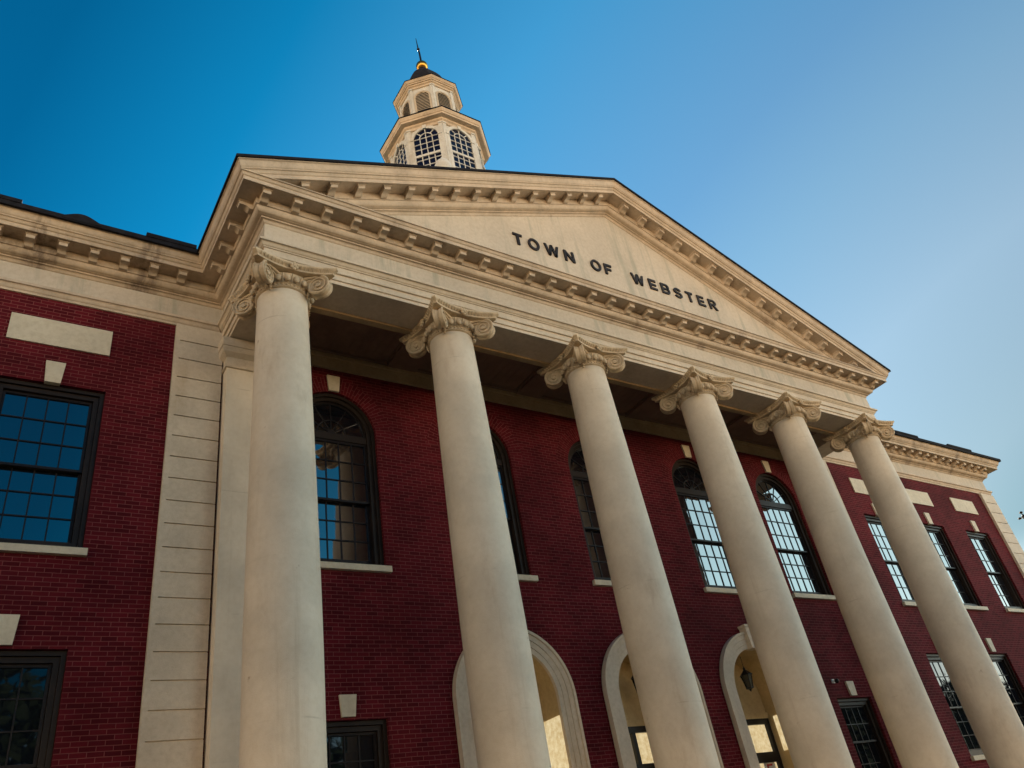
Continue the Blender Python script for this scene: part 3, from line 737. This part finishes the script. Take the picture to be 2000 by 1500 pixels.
b = MB(); b.ball((0, CY, 32.18), .275, 24, 16); b.lathe([(.2, 31.86), (.16, 31.9), (.14, 31.96)], 16, (0, CY, 0)); obj('gilded_ball', b.mesh('gilded_ball', MAT['gold'], 60), cup)
b = MB(); b.tube([(0, CY, 32.4), (-.02, CY, 33.2), (-.05, CY, 33.5), (-.09, CY, 34.35)], [.05, .045, .035, .012], 8); b.ball((-.05, CY, 33.5), (.075, .075, .06)); b.ball((0, CY, 32.47), .075)
obj('finial_rod', b.mesh('finial_rod', MAT['black'], 50), cup)
# arched sash windows of the lower drum and louvres of the upper one: mesh built facing -Y at distance r from the axis
def cupwin():
    b = MB(); h, sp, z0 = .50, 25.08, 22.6; y = -1.75
    b.arcband(h, h + .13, sp, y - .06, y + .02, n=20); b.box(-h - .13, -h, y - .06, y + .02, z0, sp); b.box(h, h + .13, y - .06, y + .02, z0, sp)
    b.box(-h - .15, -h + .0, y - .09, y + .02, sp - .05, sp + .02); b.box(h, h + .15, y - .09, y + .02, sp - .05, sp + .02)
    b.prism([(-.055, sp + h - .02), (.055, sp + h - .02), (.085, sp + h + .17), (-.085, sp + h + .17)], y - .11, y + .02)
    m = .017
    for k in (-1, 0, 1): b.box(k * .25 - m, k * .25 + m, y - .03, y - .008, z0, sp + (.5 if k == 0 else .0))
    for k in range(-7, 3): z = sp - .02 + k * .31 - .30; b.box(-h, h, y - .031, y - .0075, z - m, z + m) if z > z0 and k < 1 else None
    b.box(-h, h, y - .031, y - .0075, sp - m, sp + m)
    b.arcband(.245, .28, sp, y - .032, y - .007, n=16)
    for a in (PI / 4, 3 * PI / 4):
        st = len(b.v); b.box(.27, h, -.03, -.008, -m, m); b.xform(Matrix.Translation((0, y, sp)) @ Matrix.Rotation(-a, 4, 'Y'), st)
    b.box(-h, h, y - .05, y - .006, 24.02, 24.14)
    b.cur = 1; n = 20
    b.prism([(-h, z0)] + [(h, z0)] + [(h * math.cos(PI * k / n), sp + h * math.sin(PI * k / n)) for k in range(n + 1)], y - .006, y - .002)
    return b.mesh('cupola_window', [MAT['white'], MAT['cglass']])
def cuplouv():
    b = MB(); h, sp, z0 = .29, 28.42, 27.1; y = -1.15
    b.arcband(h, h + .085, sp, y - .05, y + .02, n=18); b.box(-h - .085, -h, y - .05, y + .02, z0, sp); b.box(h, h + .085, y - .05, y + .02, z0, sp)
    z = z0
    while z < sp + h - .05:
        w = h if z < sp else math.sqrt(max(.001, h * h - (z + .03 - sp) ** 2))
        b.face([(-w, y - .045, z), (w, y - .045, z), (w, y - .006, z + .075), (-w, y - .006, z + .075)])
        b.face([(-w, y - .045, z), (w, y - .045, z), (w, y - .045, z - .014), (-w, y - .045, z - .014)])
        z += .096
    b.cur = 1; n = 20
    b.prism([(-h, z0)] + [(h, z0)] + [(h * math.cos(PI * k / n), sp + h * math.sin(PI * k / n)) for k in range(n + 1)], y - .005, y - .002)
    return b.mesh('louvre', [MAT['louvre'], MAT['black']])
cw, cl = cupwin(), cuplouv()
for k in range(8):
    obj('cupola_window', cw, cup, (0, CY, 0), k * PI / 4); obj('louvre', cl, cup, (0, CY, 0), k * PI / 4)
b = MB(); b.lathe([(.02, 22.4), (.05, 22.33), (.04, 22.25), (.10, 22.2), (.24, 22.08), (.30, 21.92), (.31, 21.75), (.22, 21.5), (.12, 21.3), (.2, 21.15), (.22, 20.5)], 24, (-1.56, 2.3, 0)); obj('urn', b.mesh('urn', MAT['white'], 50), cup)

# ------------------------------------------------------------------ small things of their own
def lantern(x, y, z, label):
    t = bpy.data.objects.new('hanging_lantern', None); COL.objects.link(t); t.location = (x, y, z); WL[t.name] = Vector((x, y, z))
    tag(t, label, 'lantern', 'lanterns hung in the entrance arches')
    b = MB(); b.tube([(0, 0, .52), (0, 0, .80)], .008, 6)
    for k in range(5): b.ball((0, 0, .54 + .06 * k), (.014, .008, .03), 6, 4)
    obj('chain', b.mesh('chain', MAT['black']), t, (x, y, z))
    b = MB(); b.lathe([(.012, .54), (.03, .50), (.03, .47), (.05, .45), (.10, .40), (.16, .345), (.165, .33), (.13, .335)], 6); obj('cap', b.mesh('cap', MAT['black']), t, (x, y, z))
    b = MB()
    for k in range(6):
        a = 2 * PI * k / 6; b.tube([(.135 * math.cos(a), .135 * math.sin(a), .34), (.085 * math.cos(a), .085 * math.sin(a), .04)], .010, 5)
    b.lathe([(.09, .05), (.10, .04), (.10, .02), (.04, .0), (.015, -.04), (.002, -.06)], 6); b.lathe([(.115, .20), (.122, .20), (.122, .215), (.115, .215)], 6)
    obj('cage', b.mesh('cage', MAT['black']), t, (x, y, z))
    b = MB(); b.lathe([(.125, .335), (.078, .05)], 6); obj('glass', b.mesh('glass', MAT['lamp']), t, (x, y, z))
lantern(3.62, .37, 3.18, 'black hexagonal lantern hanging clear in the rightmost entrance arch')
lantern(0., .37, 3.18, 'black hexagonal lantern half hidden by a column in the middle entrance arch')
c = bpy.data.objects.new('security_camera', None); COL.objects.link(c); c.location = (6.45, 0, 3.22); WL[c.name] = Vector((6.45, 0, 3.22))
tag(c, 'small dark security camera fixed to the brick right of the entrance arches', 'camera')
b = MB(); b.box(-.05, .05, -.03, .0, -.05, .05); b.tube([(0, -.02, 0), (0, -.10, .0)], .018, 8); obj('bracket', b.mesh('bracket', MAT['paper']), c, (6.45, 0, 3.22))
b = MB(); b.ball((0, -.13, -.02), .06, 14, 8); obj('dome', b.mesh('dome', MAT['black'], 60), c, (6.45, 0, 3.22))
nt = MB(); nt.box(-.20, .20, 0, .004, 0, .40); nt.cur = 1
for (x0, x1, z0, z1) in ((-.10, .10, .33, .37), (-.10, -.055, .25, .33), (-.10, .10, .21, .25), (.055, .10, .10, .21), (-.10, .06, .08, .115)): nt.box(x0, x1, -.003, 0, z0, z1)
tag(obj('notice', nt.mesh('notice', [MAT['paper'], MAT['red']]), None, (4.20, BK + .042, 1.20)), 'white paper notice printed in red on the glass of the right entrance door', 'notice')
# mast with cup arms, seen at the right edge beyond the hall
mx, my, mz = 31.83, 3., 11.95
b = MB(); b.tube([(0, 0, GZ - mz), (0, 0, 0)], [.07, .03], 8)
mast = obj('mast', b.mesh('mast', MAT['black'], 60), None, (mx, my, mz)); tag(mast, 'thin dark mast with small cupped arms beyond the right end of the hall', 'mast')
b = MB()
for dx, dz in ((-.62, -.17), (-.1, .22), (.6, .1)):
    b.tube([(0, 0, -.02), (dx, 0, dz)], .03, 6); b.ball((dx, 0, dz), (.09, .09, .06), 10, 6)
b.ball((0, 0, 0), .12); obj('cup_arm', b.mesh('cup_arm', MAT['black'], 60), mast, (mx, my, mz))

# ------------------------------------------------------------------ trees across the road (the ground floor windows mirror them)
def crown_mesh(seed, H, Rw):
    rnd = random.Random(seed); b = MB()
    lobes = [(rnd.uniform(-.55, .55) * Rw, rnd.uniform(-.55, .55) * Rw, H * rnd.uniform(.42, .86), Rw * rnd.uniform(.35, .6)) for _ in range(11)]
    for cx, cy, cz, r in lobes:
        for k in range(200):
            d = Vector((rnd.gauss(0, 1), rnd.gauss(0, 1), rnd.gauss(0, .8))).normalized() * r * rnd.uniform(.45, 1.05); c = Vector((cx, cy, cz)) + d
            u = Vector((rnd.gauss(0, 1), rnd.gauss(0, 1), rnd.gauss(0, 1))).normalized(); w = u.orthogonal().normalized(); s = rnd.uniform(.28, .6)
            b.face([c - u * s, c - w * s * .6, c + u * s, c + w * s * .6])
    return b.mesh('crown', MAT['leaf'])
def trunk_mesh(seed, H):
    rnd = random.Random(seed); b = MB(); b.tube([(0, 0, 0), (.05, .02, H * .25), (0, .08, H * .5), (.1, 0, H * .8)], [.32, .26, .2, .07], 9)
    for k in range(6):
        a = k * 1.05 + rnd.random(); L = H * .26; b.tube([(0, .05, H * (.28 + .06 * k)), (L * .6 * math.cos(a), L * .6 * math.sin(a), H * (.40 + .06 * k)), (L * math.cos(a), L * math.sin(a), H * (.52 + .055 * k))], [.12, .07, .03], 6)
    return b.mesh('trunk', MAT['bark'])
TR = [(crown_mesh(3 + k, H, H * .42), trunk_mesh(k, H)) for k, H in enumerate((10.5, 8.5, 15.))]
rt = random.Random(5)
SPOT = [(-36, -33, 2), (-24, -34, 2), (-12.5, -30, 2), (-2, -36, 0), (6, -31, 0), (19, -54, 0), (34, -53, 1), (48, -50, 0), (57, -42, 2), (65, -40, 2), (73, -43, 2), (81, -40, 2), (90, -43, 2), (99, -41, 2), (109, -43, 2), (120, -42, 2)]
for x, y, q in SPOT:
    cm, tm = TR[q]
    t = bpy.data.objects.new('street_tree', None); COL.objects.link(t); t.location = (x, y, GZ); WL[t.name] = Vector((x, y, GZ)); t.rotation_euler.z = rt.uniform(0, 6)
    tag(t, 'broad leafy street tree mirrored darkly in the ground floor windows', 'tree', 'street trees across the road')
    obj('crown', cm, t, (x, y, GZ)); obj('trunk', tm, t, (x, y, GZ))
